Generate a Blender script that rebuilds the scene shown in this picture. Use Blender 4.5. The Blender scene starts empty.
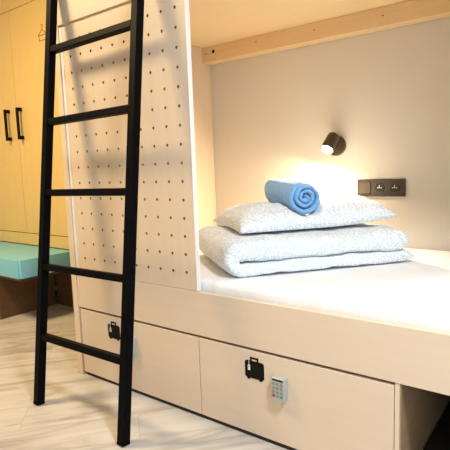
import bpy, bmesh, math, random
from math import sin, cos, pi, radians
from mathutils import Vector, Matrix, noise
random.seed(4)
S = bpy.context.scene
COL = S.collection

# ------------------------------------------------------------------ materials
def mat(name, color, rough=.5, metal=0., spec=.5):
    m = bpy.data.materials.new(name); m.use_nodes = True
    b = m.node_tree.nodes['Principled BSDF']
    b.inputs['Base Color'].default_value = (*color, 1)
    b.inputs['Roughness'].default_value = rough
    b.inputs['Metallic'].default_value = metal
    b.inputs['Specular IOR Level'].default_value = spec
    return m

def N(m, t, **kw):
    n = m.node_tree.nodes.new(t)
    for k, v in kw.items(): setattr(n, k, v)
    return n

def L(m, a, b): m.node_tree.links.new(a, b)

def wood(name, c1, c2, axis=0, rough=.45, stretch=14, scale=3.):
    """pale laminate with a faint long grain along one axis (object space)"""
    m = mat(name, c1, rough)
    b = m.node_tree.nodes['Principled BSDF']
    tc = N(m, 'ShaderNodeTexCoord'); mp = N(m, 'ShaderNodeMapping')
    sc = [scale*stretch]*3; sc[axis] = scale
    mp.inputs['Scale'].default_value = sc
    L(m, tc.outputs['Object'], mp.inputs['Vector'])
    nz = N(m, 'ShaderNodeTexNoise'); nz.inputs['Scale'].default_value = 1.
    nz.inputs['Detail'].default_value = 5; nz.inputs['Distortion'].default_value = .3
    L(m, mp.outputs[0], nz.inputs['Vector'])
    r = N(m, 'ShaderNodeValToRGB')
    r.color_ramp.elements[0].position = .35; r.color_ramp.elements[0].color = (*c2, 1)
    r.color_ramp.elements[1].position = .65; r.color_ramp.elements[1].color = (*c1, 1)
    L(m, nz.outputs['Fac'], r.inputs['Fac']); L(m, r.outputs['Color'], b.inputs['Base Color'])
    return m

BIRCH = wood('birch_laminate', (.70, .59, .465), (.685, .57, .445), 0)
BIRCHV = wood('birch_laminate_upright', (.72, .60, .46), (.705, .58, .44), 2)
BEAMW = wood('pine_ledge', (.76, .55, .31), (.73, .515, .28), 0)
WARD = wood('honey_laminate', (.79, .58, .23), (.77, .56, .21), 2, .35)
EDGE = mat('white_edge_band', (.78, .78, .77), .45)
DARKW = wood('brown_board', (.12, .062, .028), (.09, .045, .018), 0, .5)
BEDSHADE = mat('underbed_shade_black', (.018, .010, .007), .7)  # near-black colour puts under-bed shade into slats and bay boards
BLACK = mat('black_powder_coat', (.002, .002, .003), .5, 0, .05)
BLACKP = mat('black_handle', (.006, .003, .003), .5, 0, .1)
BRONZE = mat('dark_bronze', (.10, .072, .045), .38, .6)
BRONZEP = mat('bronze_plastic', (.045, .028, .015), .38, .2)
BRONZED = mat('bronze_recess', (.02, .013, .008), .4, .2)
STICK = mat('black_vinyl', (.004, .003, .003), .6, 0, .15)
TAGW = mat('white_vinyl', (.85, .82, .76), .5)
SILV = mat('silver_plastic', (.44, .48, .47), .35, .25)
KEYG = mat('grey_keys', (.22, .25, .25), .45)
KEYR = mat('red_key', (.38, .03, .06), .45)
KEYGR = mat('green_key', (.03, .28, .17), .45)
INK = mat('printed_line', (.20, .11, .03), .6)
GREYW = mat('greige_wall', (.66, .61, .545), .75)
PAINT = mat('white_paint', (.62, .60, .57), .8)
PIN = mat('brass_pin', (.8, .62, .3), .3, .8)

def add_bump(m, scale, strength, dist=.002):
    b = m.node_tree.nodes['Principled BSDF']
    tc = N(m, 'ShaderNodeTexCoord'); nz = N(m, 'ShaderNodeTexNoise')
    nz.inputs['Scale'].default_value = scale; nz.inputs['Detail'].default_value = 4
    bp = N(m, 'ShaderNodeBump'); bp.inputs['Strength'].default_value = strength
    bp.inputs['Distance'].default_value = dist
    L(m, tc.outputs['Object'], nz.inputs['Vector']); L(m, nz.outputs['Fac'], bp.inputs['Height'])
    L(m, bp.outputs['Normal'], b.inputs['Normal'])
add_bump(GREYW, 180, .15, .001)

def fabric_teal():
    m = mat('teal_upholstery', (.20, .56, .74), .42)
    add_bump(m, 350, .25, .001); return m
TEAL = fabric_teal()

def dots_fabric():
    m = mat('dotted_cotton', (.6, .7, .8), .85)
    b = m.node_tree.nodes['Principled BSDF']
    b.inputs['Sheen Weight'].default_value = .15
    tc = N(m, 'ShaderNodeTexCoord'); v = N(m, 'ShaderNodeTexVoronoi')
    v.inputs['Scale'].default_value = 120
    L(m, tc.outputs['Object'], v.inputs['Vector'])
    r = N(m, 'ShaderNodeValToRGB')
    r.color_ramp.elements[0].position = .40; r.color_ramp.elements[0].color = (.93, .94, .94, 1)
    r.color_ramp.elements[1].position = .50; r.color_ramp.elements[1].color = (.60, .73, .82, 1)
    L(m, v.outputs['Distance'], r.inputs['Fac']); L(m, r.outputs['Color'], b.inputs['Base Color'])
    nz = N(m, 'ShaderNodeTexNoise'); nz.inputs['Scale'].default_value = 22; nz.inputs['Detail'].default_value = 5
    L(m, tc.outputs['Object'], nz.inputs['Vector'])
    bp = N(m, 'ShaderNodeBump'); bp.inputs['Strength'].default_value = .5; bp.inputs['Distance'].default_value = .008
    L(m, nz.outputs['Fac'], bp.inputs['Height']); L(m, bp.outputs['Normal'], b.inputs['Normal'])
    return m
DOTS = dots_fabric()

def sheet():
    m = mat('white_sheet', (.86, .88, .90), .8)
    b = m.node_tree.nodes['Principled BSDF']
    tc = N(m, 'ShaderNodeTexCoord'); mp = N(m, 'ShaderNodeMapping'); mp.inputs['Scale'].default_value = (9, 3, 3)
    nz = N(m, 'ShaderNodeTexNoise'); nz.inputs['Scale'].default_value = 1.6; nz.inputs['Detail'].default_value = 3
    L(m, tc.outputs['Object'], mp.inputs['Vector']); L(m, mp.outputs[0], nz.inputs['Vector'])
    bp = N(m, 'ShaderNodeBump'); bp.inputs['Strength'].default_value = .4; bp.inputs['Distance'].default_value = .02
    L(m, nz.outputs['Fac'], bp.inputs['Height']); L(m, bp.outputs['Normal'], b.inputs['Normal'])
    return m
SHEET = sheet()

def terry():
    m = mat('blue_terry', (.14, .40, .78), .95)
    b = m.node_tree.nodes['Principled BSDF']
    b.inputs['Sheen Weight'].default_value = .3
    tc = N(m, 'ShaderNodeTexCoord'); nz = N(m, 'ShaderNodeTexNoise')
    nz.inputs['Scale'].default_value = 160; nz.inputs['Detail'].default_value = 3
    r = N(m, 'ShaderNodeValToRGB')
    r.color_ramp.elements[0].position = .35; r.color_ramp.elements[0].color = (.14, .38, .72, 1)
    r.color_ramp.elements[1].position = .65; r.color_ramp.elements[1].color = (.24, .50, .84, 1)
    L(m, tc.outputs['Object'], nz.inputs['Vector']); L(m, nz.outputs['Fac'], r.inputs['Fac'])
    L(m, r.outputs['Color'], b.inputs['Base Color'])
    bp = N(m, 'ShaderNodeBump'); bp.inputs['Strength'].default_value = .8; bp.inputs['Distance'].default_value = .004
    L(m, nz.outputs['Fac'], bp.inputs['Height']); L(m, bp.outputs['Normal'], b.inputs['Normal'])
    return m
TERRY = terry()

def floor_mat():
    m = mat('pale_oak_laminate', (.6, .55, .5), .34)
    b = m.node_tree.nodes['Principled BSDF']
    tc = N(m, 'ShaderNodeTexCoord'); mp = N(m, 'ShaderNodeMapping')
    mp.inputs['Rotation'].default_value = (0, 0, radians(-49))
    L(m, tc.outputs['Object'], mp.inputs['Vector'])
    br = N(m, 'ShaderNodeTexBrick'); br.offset = .37
    br.inputs['Scale'].default_value = 1.
    br.inputs['Brick Width'].default_value = 1.25; br.inputs['Row Height'].default_value = .19
    br.inputs['Mortar Size'].default_value = .0012; br.inputs['Mortar Smooth'].default_value = .2
    br.inputs['Color1'].default_value = (.2, .2, .2, 1); br.inputs['Color2'].default_value = (.8, .8, .8, 1)
    br.inputs['Mortar'].default_value = (0, 0, 0, 1)
    L(m, mp.outputs[0], br.inputs['Vector'])
    st = N(m, 'ShaderNodeMapping'); st.inputs['Scale'].default_value = (2.0, 9, 1)
    L(m, mp.outputs[0], st.inputs['Vector'])
    off = N(m, 'ShaderNodeVectorMath', operation='ADD')
    mul = N(m, 'ShaderNodeVectorMath', operation='SCALE'); mul.inputs['Scale'].default_value = 7
    L(m, br.outputs['Color'], mul.inputs[0]); L(m, st.outputs[0], off.inputs[0]); L(m, mul.outputs[0], off.inputs[1])
    nz = N(m, 'ShaderNodeTexNoise'); nz.inputs['Scale'].default_value = 1; nz.inputs['Detail'].default_value = 7
    nz.inputs['Distortion'].default_value = 1.2; nz.inputs['Roughness'].default_value = .6
    L(m, off.outputs[0], nz.inputs['Vector'])
    r = N(m, 'ShaderNodeValToRGB')
    e = r.color_ramp.elements
    e[0].position = .32; e[0].color = (.36, .335, .305, 1)
    e[1].position = .62; e[1].color = (.60, .585, .55, 1)
    k = e.new(.47); k.color = (.53, .505, .47, 1)
    L(m, nz.outputs['Fac'], r.inputs['Fac'])
    mx = N(m, 'ShaderNodeMix', data_type='RGBA'); mx.inputs[7].default_value = (.40, .35, .29, 1)
    L(m, br.outputs['Fac'], mx.inputs[0]); L(m, r.outputs['Color'], mx.inputs[6])
    L(m, mx.outputs[2], b.inputs['Base Color'])
    return m
FLOOR = floor_mat()

def emit(name, col, s):
    m = mat(name, col); b = m.node_tree.nodes['Principled BSDF']
    b.inputs['Emission Color'].default_value = (*col, 1); b.inputs['Emission Strength'].default_value = s
    return m
GLOW = emit('warm_led_lens', (1, .86, .62), 14)
SHADE = emit('opal_glass', (1, .82, .55), 2.5)
PANE = mat('window_glass', (1, 1, 1), .02); PANE.node_tree.nodes['Principled BSDF'].inputs['Transmission Weight'].default_value = 1

# ------------------------------------------------------------------ helpers
def obj(name, bm, m, parent=None, smooth=False, bevel=0):
    me = bpy.data.meshes.new(name)
    bmesh.ops.recalc_face_normals(bm, faces=bm.faces[:])
    bm.to_mesh(me); bm.free()
    for x in (m if isinstance(m, (list, tuple)) else [m]): me.materials.append(x)
    if smooth:
        for p in me.polygons: p.use_smooth = True
    o = bpy.data.objects.new(name, me); COL.objects.link(o)
    if parent:
        o.parent = parent; o.matrix_parent_inverse = Matrix.Translation(-Vector(parent.location))
        if parent.parent: o.matrix_parent_inverse = Matrix.Translation(-Vector(parent.location))
    if bevel:
        b = o.modifiers.new('bevel', 'BEVEL'); b.width = bevel; b.segments = 3
        b.limit_method = 'ANGLE'; b.angle_limit = radians(40)
    return o

def box(bm, x0, x1, y0, y1, z0, z1, mi=0):
    vs = [bm.verts.new((x, y, z)) for z in (z0, z1) for y in (y0, y1) for x in (x0, x1)]
    for f in ((0, 1, 3, 2), (4, 6, 7, 5), (0, 4, 5, 1), (2, 3, 7, 6), (0, 2, 6, 4), (1, 5, 7, 3)):
        bm.faces.new([vs[i] for i in f]).material_index = mi
    return vs

def B(*a):
    bm = bmesh.new(); box(bm, *a); return bm

def boxes(*bs):
    bm = bmesh.new()
    for b in bs: box(bm, *b)
    return bm

def cyl(bm, p, axis, r, h, seg=32, r2=None, mi=0, rings=None):
    """lathe: rings=[(dist along axis, radius)...] closed at both ends"""
    axis = Vector(axis).normalized(); p = Vector(p)
    a = axis.orthogonal().normalized(); b = axis.cross(a)
    rings = rings or [(0, r), (h, r2 if r2 is not None else r)]
    R = []
    for d, rr in rings:
        R.append([bm.verts.new(p+axis*d+(a*cos(2*pi*k/seg)+b*sin(2*pi*k/seg))*rr) for k in range(seg)])
    for i in range(len(R)-1):
        for k in range(seg):
            bm.faces.new((R[i][k], R[i][(k+1) % seg], R[i+1][(k+1) % seg], R[i+1][k])).material_index = mi
    bm.faces.new(R[0][::-1]).material_index = mi; bm.faces.new(R[-1]).material_index = mi

def prism(bm, pts, y0, y1, mi=0):
    """polygon in XZ pushed along Y"""
    a = [bm.verts.new((x, y0, z)) for x, z in pts]; b = [bm.verts.new((x, y1, z)) for x, z in pts]
    n = len(pts)
    bm.faces.new(a).material_index = mi; bm.faces.new(b[::-1]).material_index = mi
    for k in range(n):
        bm.faces.new((a[k], b[k], b[(k+1) % n], a[(k+1) % n])).material_index = mi

def rrect(cx, cz, w, h, r, n=5):
    pts = []
    for sx, sz, a0 in ((1, 1, 0), (-1, 1, 90), (-1, -1, 180), (1, -1, 270)):
        for k in range(n+1):
            a = radians(a0+90*k/n)
            pts.append((cx+sx*(w/2-r)+r*cos(a), cz+sz*(h/2-r)+r*sin(a)))
    return pts

def bar(bm, p, q, w, d, up):
    """square tube between two points"""
    p, q = Vector(p), Vector(q); ax = (q-p).normalized()
    u = Vector(up); u = (u-ax*u.dot(ax)).normalized(); v = ax.cross(u)
    rs = []
    for c in (p, q):
        rs.append([bm.verts.new(c+u*d/2*i+v*w/2*j) for i, j in ((1, 1), (-1, 1), (-1, -1), (1, -1))])
    for k in range(4): bm.faces.new((rs[0][k], rs[0][(k+1) % 4], rs[1][(k+1) % 4], rs[1][k]))
    bm.faces.new(rs[0][::-1]); bm.faces.new(rs[1])

def empty(name, label, cat, loc=(0, 0, 0), group=None):
    o = bpy.data.objects.new(name, None); COL.objects.link(o); o.location = loc
    o['label'] = label; o['category'] = cat
    if group: o['group'] = group
    return o

def tag(o, label, cat, group=None):
    o['label'] = label; o['category'] = cat
    if group: o['group'] = group
    return o

def struct(name, bm, m, bevel=0):
    o = obj(name, bm, m, bevel=bevel); o['kind'] = 'structure'; return o

# ------------------------------------------------------------------ the room
YB = 2.45; XL = -4.62; XR = 1.95; YF = -2.3; ZC = 2.62
struct('floor', B(XL-.1, XR+.1, YF-.1, YB+.1, -.08, 0), FLOOR)
struct('ceiling', B(XL-.1, XR+.1, YF-.1, YB+.1, ZC, ZC+.08), PAINT)
struct('wall_back', B(XL-.1, XR+.1, YB, YB+.1, 0, ZC), GREYW)
struct('wall_left', B(XL-.1, XL, YF-.1, YB, 0, ZC), PAINT)
struct('wall_front', B(XL-.1, XR+.1, YF-.1, YF, 0, ZC), PAINT)
WY0, WY1, WZ0, WZ1 = -1.75, .15, .85, 2.15
bm = boxes((XR, XR+.1, YF-.1, WY0, 0, ZC), (XR, XR+.1, WY1, YB, 0, ZC),
           (XR, XR+.1, WY0, WY1, 0, WZ0), (XR, XR+.1, WY0, WY1, WZ1, ZC))
struct('wall_right', bm, PAINT)
wf = bmesh.new()
for a in ((WY0, WY0+.06, WZ0, WZ1), (WY1-.06, WY1, WZ0, WZ1), (WY0+.06, WY1-.06, WZ0, WZ0+.06),
          (WY0+.06, WY1-.06, WZ1-.06, WZ1), (-.83, -.77, WZ0+.06, WZ1-.06)):
    box(wf, XR+.02, XR+.08, *a)
struct('window_1', wf, EDGE)

# ------------------------------------------------------------------ bunk bed
BX0, BX1, BY = -1.955, .10, 1.363
bed = empty('bunk_bed', 'built-in pale birch bunk with peg-holed screen, drawers and open bay below', 'bunk bed', (-.93, 1.9, 0))
def end_board(x0, x1):
    b = bmesh.new(); box(b, x0, x1, BY-.003, YB-.003, .001, 2.35); return obj('end_board', b, BIRCHV, bed, bevel=.0015)
eb = obj('end_board', B(BX0-.038, BX0, BY-.003, YB-.003, .001, 2.35), BIRCHV, bed, bevel=.0015)
obj('inner_lining', B(BX0+.0005, BX0+.023, BY+.027, YB-.003, .37, 1.731), BIRCHV, eb)
end_board(BX1, BX1+.022)
obj('side_rail', B(BX0+.001, BX1-.001, BY, BY+.022, .347, .522), BIRCH, bed, bevel=.0015)
obj('upper_rail', B(BX0+.001, BX1-.001, BY-.002, BY+.020, 1.664, 1.98), BIRCH, bed, bevel=.0015)
obj('upper_deck', B(BX0+.024, BX1-.001, BY+.027, YB-.003, 1.732, 1.760), wood('pine_deck_warm_bounce', (.82, .64, .40), (.80, .61, .37), 0), bed)  # pine tinted lighter and more orange to paint in warm lamp bounce
obj('slat_base', B(BX0+.024, BX1-.001, BY+.027, YB-.006, .350, .368), BEDSHADE, bed)
obj('bay_floor_shade', B(-.406, BX1-.002, BY+.06, YB-.022, .001, .012), BEDSHADE, bed)  # dark sheet added over the floor, painting the bay's shade
obj('bay_side', B(BX1-.012, BX1-.001, BY+.03, YB-.022, .013, .346), BEDSHADE, bed)
obj('toe_gap_shade', B(BX0+.02, -.44, BY+.007, BY+.02, .001, .016), BEDSHADE, bed)  # black strip painting the shade in the gap below the drawers
led = obj('ledge_beam', B(BX0+.024, BX1-.002, 2.365, YB-.003, 1.643, 1.731), BEAMW, bed, bevel=.0015)
bh = bmesh.new()
cyl(bh, (-1.842, 2.3635, 1.698), (0, 1, 0), .0105, .001, 20)
obj('bolt_hole', bh, STICK, led)
for x, z in ((-1.90, 1.690), (-1.532, 1.699), (-1.17, 1.693), (-.809, 1.690)):
    bh = bmesh.new(); cyl(bh, (x, 2.3635, z), (0, 1, 0), .0035, .001, 10); obj('screw_head', bh, STICK, led)

# peg screen: real through holes on a square pitch
def peg_panel():
    px0, px1, pz0, pz1 = BX0+.020, -1.1895, .524, 1.655
    y0, y1 = BY+.004, BY+.022
    pitch, r, seg = .0715, .0062, 12
    cx = [-1.8815+pitch*k for k in range(10)]
    cz = [1.590-.0712*k for k in range(15)]
    bm = bmesh.new()
    xs = [px0]+[(a+b)/2 for a, b in zip(cx, cx[1:])]+[px1]
    zs = sorted([pz1]+[(a+b)/2 for a, b in zip(cz, cz[1:])]+[pz0]); czs = sorted(cz)
    for i, x in enumerate(cx):
        for j, z in enumerate(czs):
            xa, xb, za, zb = xs[i], xs[i+1], zs[j], zs[j+1]
            ring = {}
            for y in (y0, y1):
                inn = [bm.verts.new((x+r*cos(2*pi*k/seg), y, z+r*sin(2*pi*k/seg))) for k in range(seg)]
                out = []
                for k in range(seg):
                    a = 2*pi*k/seg; c, s = cos(a), sin(a)
                    # square boundary point, corners hit at 45 degrees through 12 spokes shifted
                    t = 1/max(abs(c), abs(s)); u, w = c*t, s*t
                    if k in (1, 2): u, w = (1, .577) if k == 1 else (.577, 1)
                    out.append(bm.verts.new((x+(xb-x if u > 0 else x-xa)*u, y, z+(zb-z if w > 0 else z-za)*w)))
                cor = {1: (xb, zb), 4: (xa, zb), 7: (xa, za), 10: (xb, za)}
                for k in range(seg):
                    k2 = (k+1) % seg
                    if k in cor:
                        cv = bm.verts.new((cor[k][0], y, cor[k][1]))
                        bm.faces.new((inn[k], out[k], cv, out[k2], inn[k2]))
                    else:
                        bm.faces.new((inn[k], out[k], out[k2], inn[k2]))
                ring[y] = inn
            for k in range(seg):
                k2 = (k+1) % seg
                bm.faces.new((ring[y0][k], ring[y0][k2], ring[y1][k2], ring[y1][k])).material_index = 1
    bmesh.ops.remove_doubles(bm, verts=bm.verts[:], dist=1e-5)
    # close the outer rim
    e = [x for x in bm.edges if x.is_boundary]
    def side(f):
        ee = [x for x in e if all(f(v.co) for v in x.verts)]
        bmesh.ops.bridge_loops(bm, edges=ee)
    for f in (lambda c: abs(c.z-pz0) < 1e-5, lambda c: abs(c.z-pz1) < 1e-5):
        side(f)
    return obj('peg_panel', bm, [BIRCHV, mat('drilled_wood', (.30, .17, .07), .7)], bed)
pp = peg_panel()
for x0, x1 in ((BX0+.001, BX0+.0195), (-1.189, -1.183)):
    obj('edge_trim', B(x0, x1, BY+.002, BY+.024, .524, 1.655), EDGE, pp, bevel=.002)['label'] = 'white edging strip'

# drawers with suitcase mark and keypad lock
def suitcase(cx, cz, parent, y):
    bm = bmesh.new(); w, h = .082, .066
    prism(bm, rrect(cx, cz-.006, w, h, .010), y-.0012, y)
    for s in (-1, 1): box(bm, cx+s*.026-.006, cx+s*.026+.006, y-.0012, y, cz-.044, cz-.036)
    hw = .018
    box(bm, cx-hw, cx-hw+.007, y-.0012, y, cz+.024, cz+.040)
    box(bm, cx+hw-.007, cx+hw, y-.0012, y, cz+.024, cz+.040)
    box(bm, cx-hw, cx+hw, y-.0012, y, cz+.034, cz+.041)
    t = [(cx-.028, cz+.008), (cx-.023, cz+.014), (cx-.018, cz+.008), (cx-.018, cz-.010), (cx-.028, cz-.010)]
    prism(bm, t, y-.0018, y-.0011, 1)
    box(bm, cx-.0240, cx-.0222, y-.0018, y-.0011, cz+.012, cz+.027, 1)
    prism(bm, [(cx-.0245, cz+.006), (cx-.0215, cz+.006), (cx-.0215, cz+.001), (cx-.0245, cz+.001)], y-.0023, y-.0017, 0)
    o = obj('suitcase_mark', bm, [STICK, TAGW], parent); o['label'] = 'black suitcase pictogram with white tag'
    return o

def keypad(cx, cz, parent, y):
    bm = bmesh.new(); w, h = .056, .094
    pts = []
    for k in range(13):
        a = pi+pi*k/12; pts.append((cx+w/2*cos(a), cz-h/2+.018+.018*sin(a)))
    for a0 in (0, 90):
        for k in range(5):
            a = radians(a0+22.5*k); s = 1 if a0 == 0 else -1
            pts.append((cx+s*(w/2-.008)+.008*cos(a), cz+h/2-.008+.008*sin(a)))
    prism(bm, pts, y-.024, y)
    bmesh.ops.bevel(bm, geom=[e for e in bm.edges if all(abs(v.co.y-(y-.024)) < 1e-6 for v in e.verts)],
                    offset=.004, segments=3, affect='EDGES')
    yf = y-.0252
    box(bm, cx-.021, cx+.021, yf, yf+.002, cz+.035, cz+.040, 4)
    for r in range(4):
        for c in range(3):
            mi = 1
            if r == 3: mi = (2, 1, 3)[c]
            prism(bm, rrect(cx+(c-1)*.0155, cz+.024-r*.0145, .0105, .0088, .0025, 3), yf-.0008, yf+.002, mi)
    o = obj('keypad_lock', bm, [SILV, KEYG, KEYR, KEYGR, STICK], parent); o['label'] = 'silver keypad lock with red and green keys'
    return o

def drawer(x0, x1, cs, ck):
    y = BY+.001
    bm = boxes((x0, x1, y, y+.018, .018, .3365), (x0+.02, x1-.02, y+.6, y+.612, .03, .28),
               (x0+.02, x0+.032, y+.018, y+.6, .03, .28), (x1-.032, x1-.02, y+.018, y+.6, .03, .28),
               (x0+.02, x1-.02, y+.018, y+.6, .03, .04))
    d = obj('drawer', bm, BIRCH, bed, bevel=.0012)
    suitcase(cs[0], cs[1], d, y); keypad(ck[0], ck[1], d, y)
drawer(-1.945, -1.1905, (-1.700, .272), (-1.580, .222))
drawer(-1.1865, -.4285, (-.927, .272), (-.817, .226))
dv = obj('divider_board', B(-.4265, -.4125, BY+.003, YB-.022, .002, .346), BIRCHV, bed, bevel=.001)
obj('bay_wall_shade', B(-.4122, -.408, BY+.006, YB-.022, .013, .346), wood('shade_brown', (.36, .25, .15), (.31, .21, .12), 1), dv)  # brown sheet on the birch divider, shadow put into its colour
obj('divider_board', B(-1.925, -1.908, BY+.03, YB-.01, .002, .346), BIRCHV, bed, bevel=.001)
obj('back_board', B(-.407, BX1-.002, YB-.02, YB-.004, .002, .346), BEDSHADE, bed)

# mattress
def mattress():
    bm = bmesh.new(); x0, x1, y0, y1, z0, z1 = BX0+.028, BX1-.012, BY+.034, YB-.006, .369, .563
    nx, ny = 90, 48; r = .022
    def P(i, j, top):
        x = x0+(x1-x0)*i/nx; y = y0+(y1-y0)*j/ny
        z = z1 if top else z0
        return Vector((x, y, z))
    prof = [(0, z0), (0, .43), (0, .50), (0, z1-r)]+[(r*(1-cos(radians(a))), z1-r+r*sin(radians(a))) for a in (20, 40, 60, 80)]
    loops = []
    for d, z in prof+[(.03, z1), (.06, z1)]:
        lp = []
        xa, xb, ya, yb = x0+d, x1-d, y0+d, y1-d
        for i in range(nx): lp.append((xa+(xb-xa)*i/nx, ya, z))
        for j in range(ny): lp.append((xb, ya+(yb-ya)*j/ny, z))
        for i in range(nx): lp.append((xb-(xb-xa)*i/nx, yb, z))
        for j in range(ny): lp.append((xa, yb-(yb-ya)*j/ny, z))
        L_ = []
        for p in lp:
            v = Vector(p)
            n = noise.noise(Vector((v.x*9, v.y*3, v.z*2)))*.0035
            if z < z1-.001 and v.y < y0+.03: v.y += abs(n)
            L_.append(bm.verts.new(v))
        loops.append(L_)
    m = len(loops[0])
    for a, b in zip(loops, loops[1:]):
        for k in range(m): bm.faces.new((a[k], a[(k+1) % m], b[(k+1) % m], b[k]))
    bm.faces.new(loops[-1]); bm.faces.new(loops[0][::-1])
    return obj('mattress', bm, SHEET, None, smooth=True)
tag(mattress(), 'white sheeted mattress lying in the lower bunk', 'mattress')

# ------------------------------------------------------------------ bedding
U = Vector((.62, .785, 0)).normalized(); V = Vector((-.785, .62, 0)).normalized()
def duvet():
    P0 = Vector((-1.088, 1.437, .5645)); Lg, W = .83, .58
    Tb, Tt = .058, .092; zb, zt = Tb/2, Tb+Tt/2-.002
    path = []                                   # (u, z, thickness, normal angle)
    nS = 46
    for k in range(nS+1):                       # bottom layer right -> left
        t = k/nS; path.append((Lg-(Lg-.065)*t, zb, Tb))
    R = (zt-zb)/2; cz = (zt+zb)/2
    for k in range(1, 14):
        a = -pi/2-pi*k/14
        path.append((.065+R*cos(a)*1.1, cz+R*sin(a), Tb+(Tt-Tb)*k/14))
    for k in range(nS+1):
        t = k/nS; path.append((.065+(Lg-.085)*t, zt, Tt))
    bm = bmesh.new(); loops = []
    n = len(path); M = 44
    for i, (u, z, T) in enumerate(path):
        a = path[max(i-1, 0)]; b = path[min(i+1, n-1)]
        tx, tz = b[0]-a[0], b[1]-a[1]; l = math.hypot(tx, tz); nx_, nz_ = -tz/l, tx/l
        # round both free ends
        e = min(i, n-1-i)/2.5; f = 1 if e >= 1 else math.sqrt(max(0, 1-(1-e)**2))
        f = max(f, .35)
        lp = []
        for k in range(M):
            th = 2*pi*k/M; c, s = cos(th), sin(th)
            pv = math.copysign(abs(c)**.28, c)*.5; ph = math.copysign(abs(s)**.42, s)*.5
            topness = 1 if i > n/2 else 0
            q = P0+U*(u+nx_*ph*T*f)+V*(W*(.5+pv*(1-.012*(1-f))))
            q.z = P0.z+z+nz_*ph*T*f
            d = noise.noise(Vector((q.x*7, q.y*7, q.z*12+5*topness)))*.012+noise.noise(q*19)*.006+noise.noise(q*42)*.003+noise.noise(Vector((u*55, z*30, 2.)))*.004*max(0, -pv*2)**6
            puff = .018*sin(pi*min(max((u)/Lg, 0), 1))*(.5+pv)*0
            q += U*(nx_*d)+Vector((0, 0, nz_*d))*(1 if ph*nz_ > 0 else -1)*.9-V*(d*.9*(1 if pv < 0 else -1))
            if topness: q.z -= .020*max(0, (u-.62)/.2)*.35
            # front edge sags softly
            q.z = max(q.z, .5646)
            lp.append(bm.verts.new(q))
        loops.append(lp)
    for a, b in zip(loops, loops[1:]):
        for k in range(M): bm.faces.new((a[k], a[(k+1) % M], b[(k+1) % M], b[k]))
    bm.faces.new(loops[0][::-1]); bm.faces.new(loops[-1])
    return obj('duvet', bm, DOTS, None, smooth=True)
tag(duvet(), 'folded pale blue duvet with white dots, lying on the mattress under the pillow', 'duvet')

TA, TB = Vector((-.958, 1.850, .857)), Vector((-1.205, 2.030, .874))
TX = (TB-TA).normalized(); TL = (TB-TA).length
def pillow():
    O = Vector((-1.108, 1.555, .717)); Lg, W = .728, .50
    nu, nv = 96, 64; bm = bmesh.new(); G = {}
    for side in (1, -1):
        for i in range(nu+1):
            for j in range(nv+1):
                a = -1+2*i/nu; b = -1+2*j/nv
                if side == -1 and (i in (0, nu) or j in (0, nv)):
                    G[side, i, j] = G[1, i, j]; continue
                f = max(0, (1-abs(a)**(11 if a < 0 else 3.6)))**.5*max(0, (1-abs(b)**2.8))**.5
                pa = a*(1-.045*(1-b*b)*abs(a)); pb = b*(1-.05*(1-a*a)*abs(b))
                q = O+U*(Lg*(pa+1)/2)+V*(W*(pb+1)/2)
                wr = noise.noise(Vector((q.x*9, q.y*9, side*3)))*.010+noise.noise(Vector((q.x*24, q.y*24, side)))*.004
                # right corner tip lifts, left end lies flatter
                base = .013+.026*max(0, a)**2
                if side == 1: z = base+.132*f*(.82+.18*a)+wr*min(1, f*2)
                else: z = base-.010*f+wr*.15*f
                q.z = O.z+z
                if side == 1:                        # the towel presses a groove into the filling
                    rel = q-TA; al = max(0, min(TL, rel.dot(TX))); c = TA+TX*al
                    dh = (Vector((q.x, q.y, 0))-Vector((c.x, c.y, 0))).length
                    if dh < .088: q.z = min(q.z, c.z-math.sqrt(.0885**2-dh*dh))
                G[side, i, j] = bm.verts.new(q)
    for side in (1, -1):
        for i in range(nu):
            for j in range(nv):
                vs = [G[side, i, j], G[side, i+1, j], G[side, i+1, j+1], G[side, i, j+1]]
                bm.faces.new(vs if side == 1 else vs[::-1])
    o = obj('pillow', bm, DOTS, None, smooth=True)
    return o
tag(pillow(), 'plump dotted pale blue pillow resting on the folded duvet', 'pillow')

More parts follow.
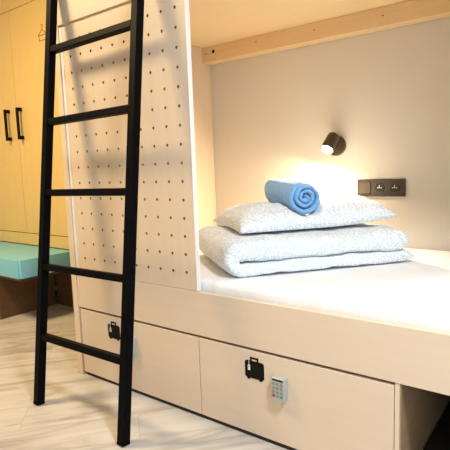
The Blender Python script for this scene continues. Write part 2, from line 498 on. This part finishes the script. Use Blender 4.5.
def towel():
    A, Bk = TA.copy(), TB.copy()
    ax = (Bk-A).normalized(); Ln = (Bk-A).length
    up = Vector((0, 0, 1)); up = (up-ax*up.dot(ax)).normalized(); sd = ax.cross(up)
    turns, t, r1 = 3.05, .0215, .083; n = 120; bm = bmesh.new(); NL = 26
    def ctr(s):                                        # spiral centre line
        th = 2*pi*turns*s; r = r1-t/2-(turns*.0236)*s
        r *= 1+.05*sin(2*th+1.)+.10*noise.noise(Vector((cos(th)*1.5, sin(th)*1.5, s*3)))
        return th+2.2, r
    secs = []
    for m in range(NL+1):
        f = m/NL; e = min(f, 1-f)*NL/3.
        edge = 1 if e >= 1 else math.sqrt(1-(1-e)**2)
        inset = 0
        loop = []
        out, inn = [], []
        for k in range(n+1):
            s = k/n; th, r = ctr(s)
            tt = t*(.55+.45*edge)*(.98)
            endf = min(1, min(k, n-k)/2.); tt *= .35+.65*endf
            ll = Ln*f+(.006*sin(th*1.3)+.007*noise.noise(Vector((th, 0, f*2))))*(1-2*f)*1.0+(s*.010)*(1-2*f)
            for lst, rr in ((out, r+tt/2), (inn, r-tt/2)):
                q = A+ax*ll+(sd*cos(th)+up*sin(th))*rr
                q += (sd*cos(th)+up*sin(th))*(noise.noise(q*30)*.004+noise.noise(q*90)*.0012)
                lst.append(q)
        secs.append([bm.verts.new(q) for q in out+inn[::-1]])
    m = len(secs[0])
    for a, b in zip(secs, secs[1:]):
        for k in range(m): bm.faces.new((a[k], a[(k+1) % m], b[(k+1) % m], b[k]))
    for sec in (secs[0], secs[-1]):
        for k in range(n):
            bm.faces.new((sec[k], sec[k+1], sec[m-2-k], sec[m-1-k]))
    return obj('rolled_towel', bm, TERRY, None, smooth=True)
tag(towel(), 'blue terry towel rolled up on top of the pillow', 'towel')

# ------------------------------------------------------------------ ladder
def ladder():
    y0, k = 1.063, .149
    root = empty('ladder', 'black square-tube metal ladder leaning against the bunk', 'ladder', (-1.6, y0, 0))
    def yy(z): return y0+k*z
    ztop = 1.86
    for x0, x1 in ((-1.865, -1.933), (-1.314, -1.372)):
        bm = bmesh.new(); bar(bm, (x0, yy(.010), .010), (x1, yy(ztop), ztop), .036, .035, (0, 1, 0))
        bar(bm, (x0, yy(.0), .001), (x0, yy(.010), .011), .037, .037, (0, 1, 0))
        obj('rail', bm, BLACK, root, bevel=.003)
    for z in (.297, .597, .917, 1.225, 1.540):
        f = z/ztop; xa = -1.865-.068*f+.0185; xb = -1.314-.058*f-.0185
        bm = bmesh.new(); bar(bm, (xa, yy(z), z-.003), (xb, yy(z), z+.003), .030, .028, (0, k, 1))
        obj('rung', bm, BLACK, root, bevel=.003)
ladder()

# ------------------------------------------------------------------ wall spotlight
def spot():
    c = Vector((-1.085, YB-.001, 1.092))
    root = empty('wall_spotlight', 'small dark bronze wall spotlight, lit, beside the socket panel', 'wall lamp', c)
    bm = bmesh.new(); cyl(bm, c, (0, -1, 0), 0, 0, 40, rings=[(0, .054), (.016, .054), (.021, .050), (.022, 0.03)])
    obj('mounting_disc', bm, BRONZE, root, smooth=False, bevel=0)
    top = Vector((-1.075, 2.394, 1.143)); bot = Vector((-1.085, 2.326, 1.070)); ax = (bot-top).normalized()
    mid = (top+bot)/2
    bm = bmesh.new(); cyl(bm, (c.x, c.y-.021, c.z), (mid-Vector((c.x, c.y-.021, c.z))), .011, (mid-c).length-.045, 20)
    obj('arm', bm, BRONZE, root)
    bm = bmesh.new(); h = (bot-top).length
    cyl(bm, top, ax, 0, 0, 40, rings=[(0, .026), (.004, .031), (.010, .033), (h, .035), (h, .031), (h-.008, .030)])
    hd = obj('lamp_head', bm, BRONZE, root, smooth=True)
    m = hd.modifiers.new('split', 'EDGE_SPLIT'); m.split_angle = radians(50)
    bm = bmesh.new(); cyl(bm, top+ax*(h-.0075), ax, .0295, .005, 40)
    ln = obj('lens', bm, GLOW, hd); ln['label'] = 'glowing warm lens'
    l = bpy.data.lights.new('spot_beam', 'AREA'); l.energy = SPOT_W; l.color = (1, .76, .47); l.shape = 'DISK'; l.size = .052
    o = bpy.data.objects.new('spot_beam', l); COL.objects.link(o)
    o.location = top+ax*(h+.004)
    d = Vector((-.30, -.50, -.85)).normalized(); o.rotation_euler = d.to_track_quat('-Z', 'Y').to_euler()
SPOT_W = 13
spot()

# ------------------------------------------------------------------ socket panel
def sockets():
    x0, x1, z0, z1 = -.967, -.719, .821, .909; y = YB
    root = empty('socket_panel', 'dark bronze triple frame with one switch and two round sockets on the back wall', 'power socket', ((x0+x1)/2, y, (z0+z1)/2))
    bm = bmesh.new(); prism(bm, rrect((x0+x1)/2, (z0+z1)/2, x1-x0, z1-z0, .004, 3), y-.010, y-.0005)
    obj('cover_frame', bm, BRONZEP, root, bevel=.0015)
    w = (x1-x0)/3; cz = (z0+z1)/2
    bm = bmesh.new(); prism(bm, rrect(x0+w*.5+.002, cz, .058, .058, .003, 3), y-.0145, y-.0102)
    o = obj('switch_rocker', bm, mat('bronze_switch', (.07, .044, .024), .38, .2), root, bevel=.001)
    for k in (1.45, 2.38):
        c = x0+w*k
        bm = bmesh.new(); cyl(bm, (c, y-.0102, cz), (0, -1, 0), 0, 0, 32,
                              rings=[(0, .0245), (.0035, .0240), (.0035, .0205), (.0004, .0195)])
        s = obj('socket_insert', bm, BRONZEP, root, bevel=0)
        bm = bmesh.new(); cyl(bm, (c, y-.0107, cz), (0, -1, 0), .0193, .0006, 32)
        obj('socket_well', bm, BRONZED, s)
        bm = bmesh.new()
        for dx in (-.0095, .0095): cyl(bm, (c+dx, y-.0114, cz), (0, -1, 0), .0026, .0006, 12)
        box(bm, c-.002, c+.002, y-.0150, y-.0114, cz+.008, cz+.013)
        cyl(bm, (c, y-.0114, cz+.002), (0, -1, 0), .0032, .006, 12)
        obj('contact', bm, PIN, s)
sockets()

# ------------------------------------------------------------------ wardrobe over the bench
WY = 2.0
def wardrobe():
    x0, x1 = -4.60, -2.02
    root = empty('wardrobe', 'honey coloured wardrobe built in above the teal bench', 'wardrobe', ((x0+x1)/2, 2.2, 0))
    bm = boxes((x0, x1, WY+.021, YB-.004, .450, 2.60))
    obj('cabinet_body', bm, WARD, root)
    obj('base_strip', B(x0, x1, WY, WY+.0205, .452, .540), WARD, root, bevel=.001)
    zt = 2.196
    spans = [(-4.069, -3.4725), (-3.4675, -2.872), (-2.867, -2.022)]
    for i, (a, b) in enumerate(spans):
        d = obj('door', B(a, b, WY, WY+.0205, .5455, zt-.001), WARD, root, bevel=.0015)
        if i < 2:
            hx = -3.572 if i == 0 else -3.400
            hb = bmesh.new()
            box(hb, hx-.011, hx+.013, WY-.042, WY-.030, 1.258, 1.492)
            box(hb, hx-.008, hx+.010, WY-.030, WY, 1.258, 1.284); box(hb, hx-.008, hx+.010, WY-.030, WY, 1.466, 1.492)
            h = obj('handle', hb, BLACKP, d, bevel=.001); h['label'] = 'black bow handle'
        if i == 1:
            bm = bmesh.new(); y = WY-.0006; cx, cz = -3.055, 1.962; t = .0045
            def seg(p, q):
                bar(bm, (cx+p[0], y, cz+p[1]), (cx+q[0], y, cz+q[1]), t, .001, (0, 1, 0))
            A_, Bq, Cq = (0, .028), (-.060, -.012), (.060, -.006)
            seg((-.052, -.010), (0, .026)); seg((0, .026), (.052, -.010)); seg((-.052, -.010), (.052, -.010))
            seg((0, .026), (0, .040)); seg((0, .040), (.012, .048)); seg((.012, .048), (.006, .060)); seg((.006, .060), (-.008, .056))
            seg((-.040, -.010), (-.040, -.045)); seg((.040, -.010), (.040, -.045)); seg((-.040, -.045), (.040, -.045))
            g = obj('hanger_mark', bm, INK, d); g['label'] = 'printed outline of a hanger with a garment'
    obj('upper_door', B(-4.069, -2.871, WY, WY+.0205, zt+.003, 2.60), WARD, root, bevel=.0015)
    obj('upper_door', B(-2.868, -2.022, WY, WY+.0205, zt+.003, 2.60), WARD, root, bevel=.0015)
    obj('plinth_board', B(-3.195, x1, WY+.05, WY+.07, .001, .449), DARKW, root)
wardrobe()

def bench():
    root = empty('bench', 'low bench with a thick teal cushion seat below the wardrobe', 'bench', (-3.8, 1.8, 0))
    obj('base_box', B(-4.60, -3.20, 1.60, 2.03, .001, .305), DARKW, root, bevel=.002)
    obj('seat_board', B(-4.60, -2.90, 1.60, 2.03, .306, .326), DARKW, root, bevel=.002)
    bm = B(-4.60, -2.875, 1.58, 1.992, .327, .449)
    # round the corners of the cushion
    vert = [e for e in bm.edges if abs(e.verts[0].co.z-e.verts[1].co.z) > .05 and e.verts[0].co.x > -3]
    bmesh.ops.bevel(bm, geom=vert, offset=.014, segments=5, affect='EDGES')
    c = obj('cushion', bm, TEAL, root, bevel=.012); c['label'] = 'teal upholstered seat pad'
    c.modifiers['bevel'].segments = 5
    for p in c.data.polygons: p.use_smooth = True
bench()

# ceiling lamp over the left half of the room
def ceiling_lamp():
    c = (-2.75, .45, ZC-.001)
    root = empty('ceiling_lamp', 'round opal ceiling lamp above the floor in front of the wardrobe', 'ceiling lamp', c)
    bm = bmesh.new(); cyl(bm, c, (0, 0, -1), 0, 0, 40, rings=[(0, .28), (.03, .28), (.03, .27)])
    obj('canopy', bm, EDGE, root)
    bm = bmesh.new(); cyl(bm, (c[0], c[1], c[2]-.031), (0, 0, -1), 0, 0, 40, rings=[(0, .27), (.03, .26), (.05, .21), (.06, .12)])
    obj('shade', bm, SHADE, root, smooth=True)
    l = bpy.data.lights.new('ceiling_glow', 'AREA'); l.shape = 'DISK'; l.size = .46; l.energy = WARM_W; l.color = (1, .71, .36)
    o = bpy.data.objects.new('ceiling_glow', l); COL.objects.link(o); o.location = (c[0], c[1], c[2]-.10)
WARM_W = 64
ceiling_lamp()

# ------------------------------------------------------------------ daylight
def area(name, loc, to, sx, sy, e, col):
    l = bpy.data.lights.new(name, 'AREA'); l.shape = 'RECTANGLE'; l.size = sx; l.size_y = sy; l.energy = e; l.color = col
    o = bpy.data.objects.new(name, l); COL.objects.link(o); o.location = loc
    o.rotation_euler = (Vector(to)-Vector(loc)).to_track_quat('-Z', 'Y').to_euler()
    return o
def round_lamp():
    c = (.50, .48, ZC-.001)
    root = empty('ceiling_lamp', 'round white ceiling lamp above the middle of the room', 'ceiling lamp', c)
    bm = bmesh.new(); cyl(bm, c, (0, 0, -1), 0, 0, 40, rings=[(0, .2), (.03, .2), (.03, .19)])
    obj('canopy', bm, EDGE, root)
    bm = bmesh.new(); cyl(bm, (c[0], c[1], c[2]-.031), (0, 0, -1), 0, 0, 40, rings=[(0, .19), (.03, .185), (.05, .15), (.06, .08)])
    obj('shade', bm, SHADE, root, smooth=True)
    l = bpy.data.lights.new('ceiling_light', 'AREA'); l.shape = 'DISK'; l.size = .38; l.energy = 70; l.color = (.93, .96, 1)
    o = bpy.data.objects.new('ceiling_light', l); COL.objects.link(o); o.location = (c[0], c[1], c[2]-.10)
round_lamp()
area('window_daylight', (XR-.03, (WY0+WY1)/2, (WZ0+WZ1)/2), (-1.2, .6, .9), WY1-WY0, WZ1-WZ0, 20, (.90, .95, 1))
w = bpy.data.worlds.new('sky'); S.world = w; w.use_nodes = True
w.node_tree.nodes['Background'].inputs[0].default_value = (.75, .85, 1, 1)
w.node_tree.nodes['Background'].inputs[1].default_value = 1.2

# ------------------------------------------------------------------ camera
yaw, pitch, roll = radians(37.271), radians(6.960), radians(-2.022)
f = Vector((-sin(yaw)*cos(pitch), cos(yaw)*cos(pitch), -sin(pitch)))
r = f.cross(Vector((0, 0, 1))).normalized(); u = r.cross(f)
r2 = cos(roll)*r+sin(roll)*u; u2 = -sin(roll)*r+cos(roll)*u
cd = bpy.data.cameras.new('camera'); cam = bpy.data.objects.new('camera', cd); COL.objects.link(cam)
cam.matrix_world = Matrix(((r2.x, u2.x, -f.x, 0), (r2.y, u2.y, -f.y, 0), (r2.z, u2.z, -f.z, 1.0), (0, 0, 0, 1)))
cd.sensor_width = 36; cd.lens = 475.93/450*36; cd.clip_start = .02
S.camera = cam
S.view_settings.view_transform = 'Standard'; S.view_settings.look = 'None'
S.view_settings.exposure = .08; S.view_settings.gamma = 1; S.view_settings.use_curve_mapping = False
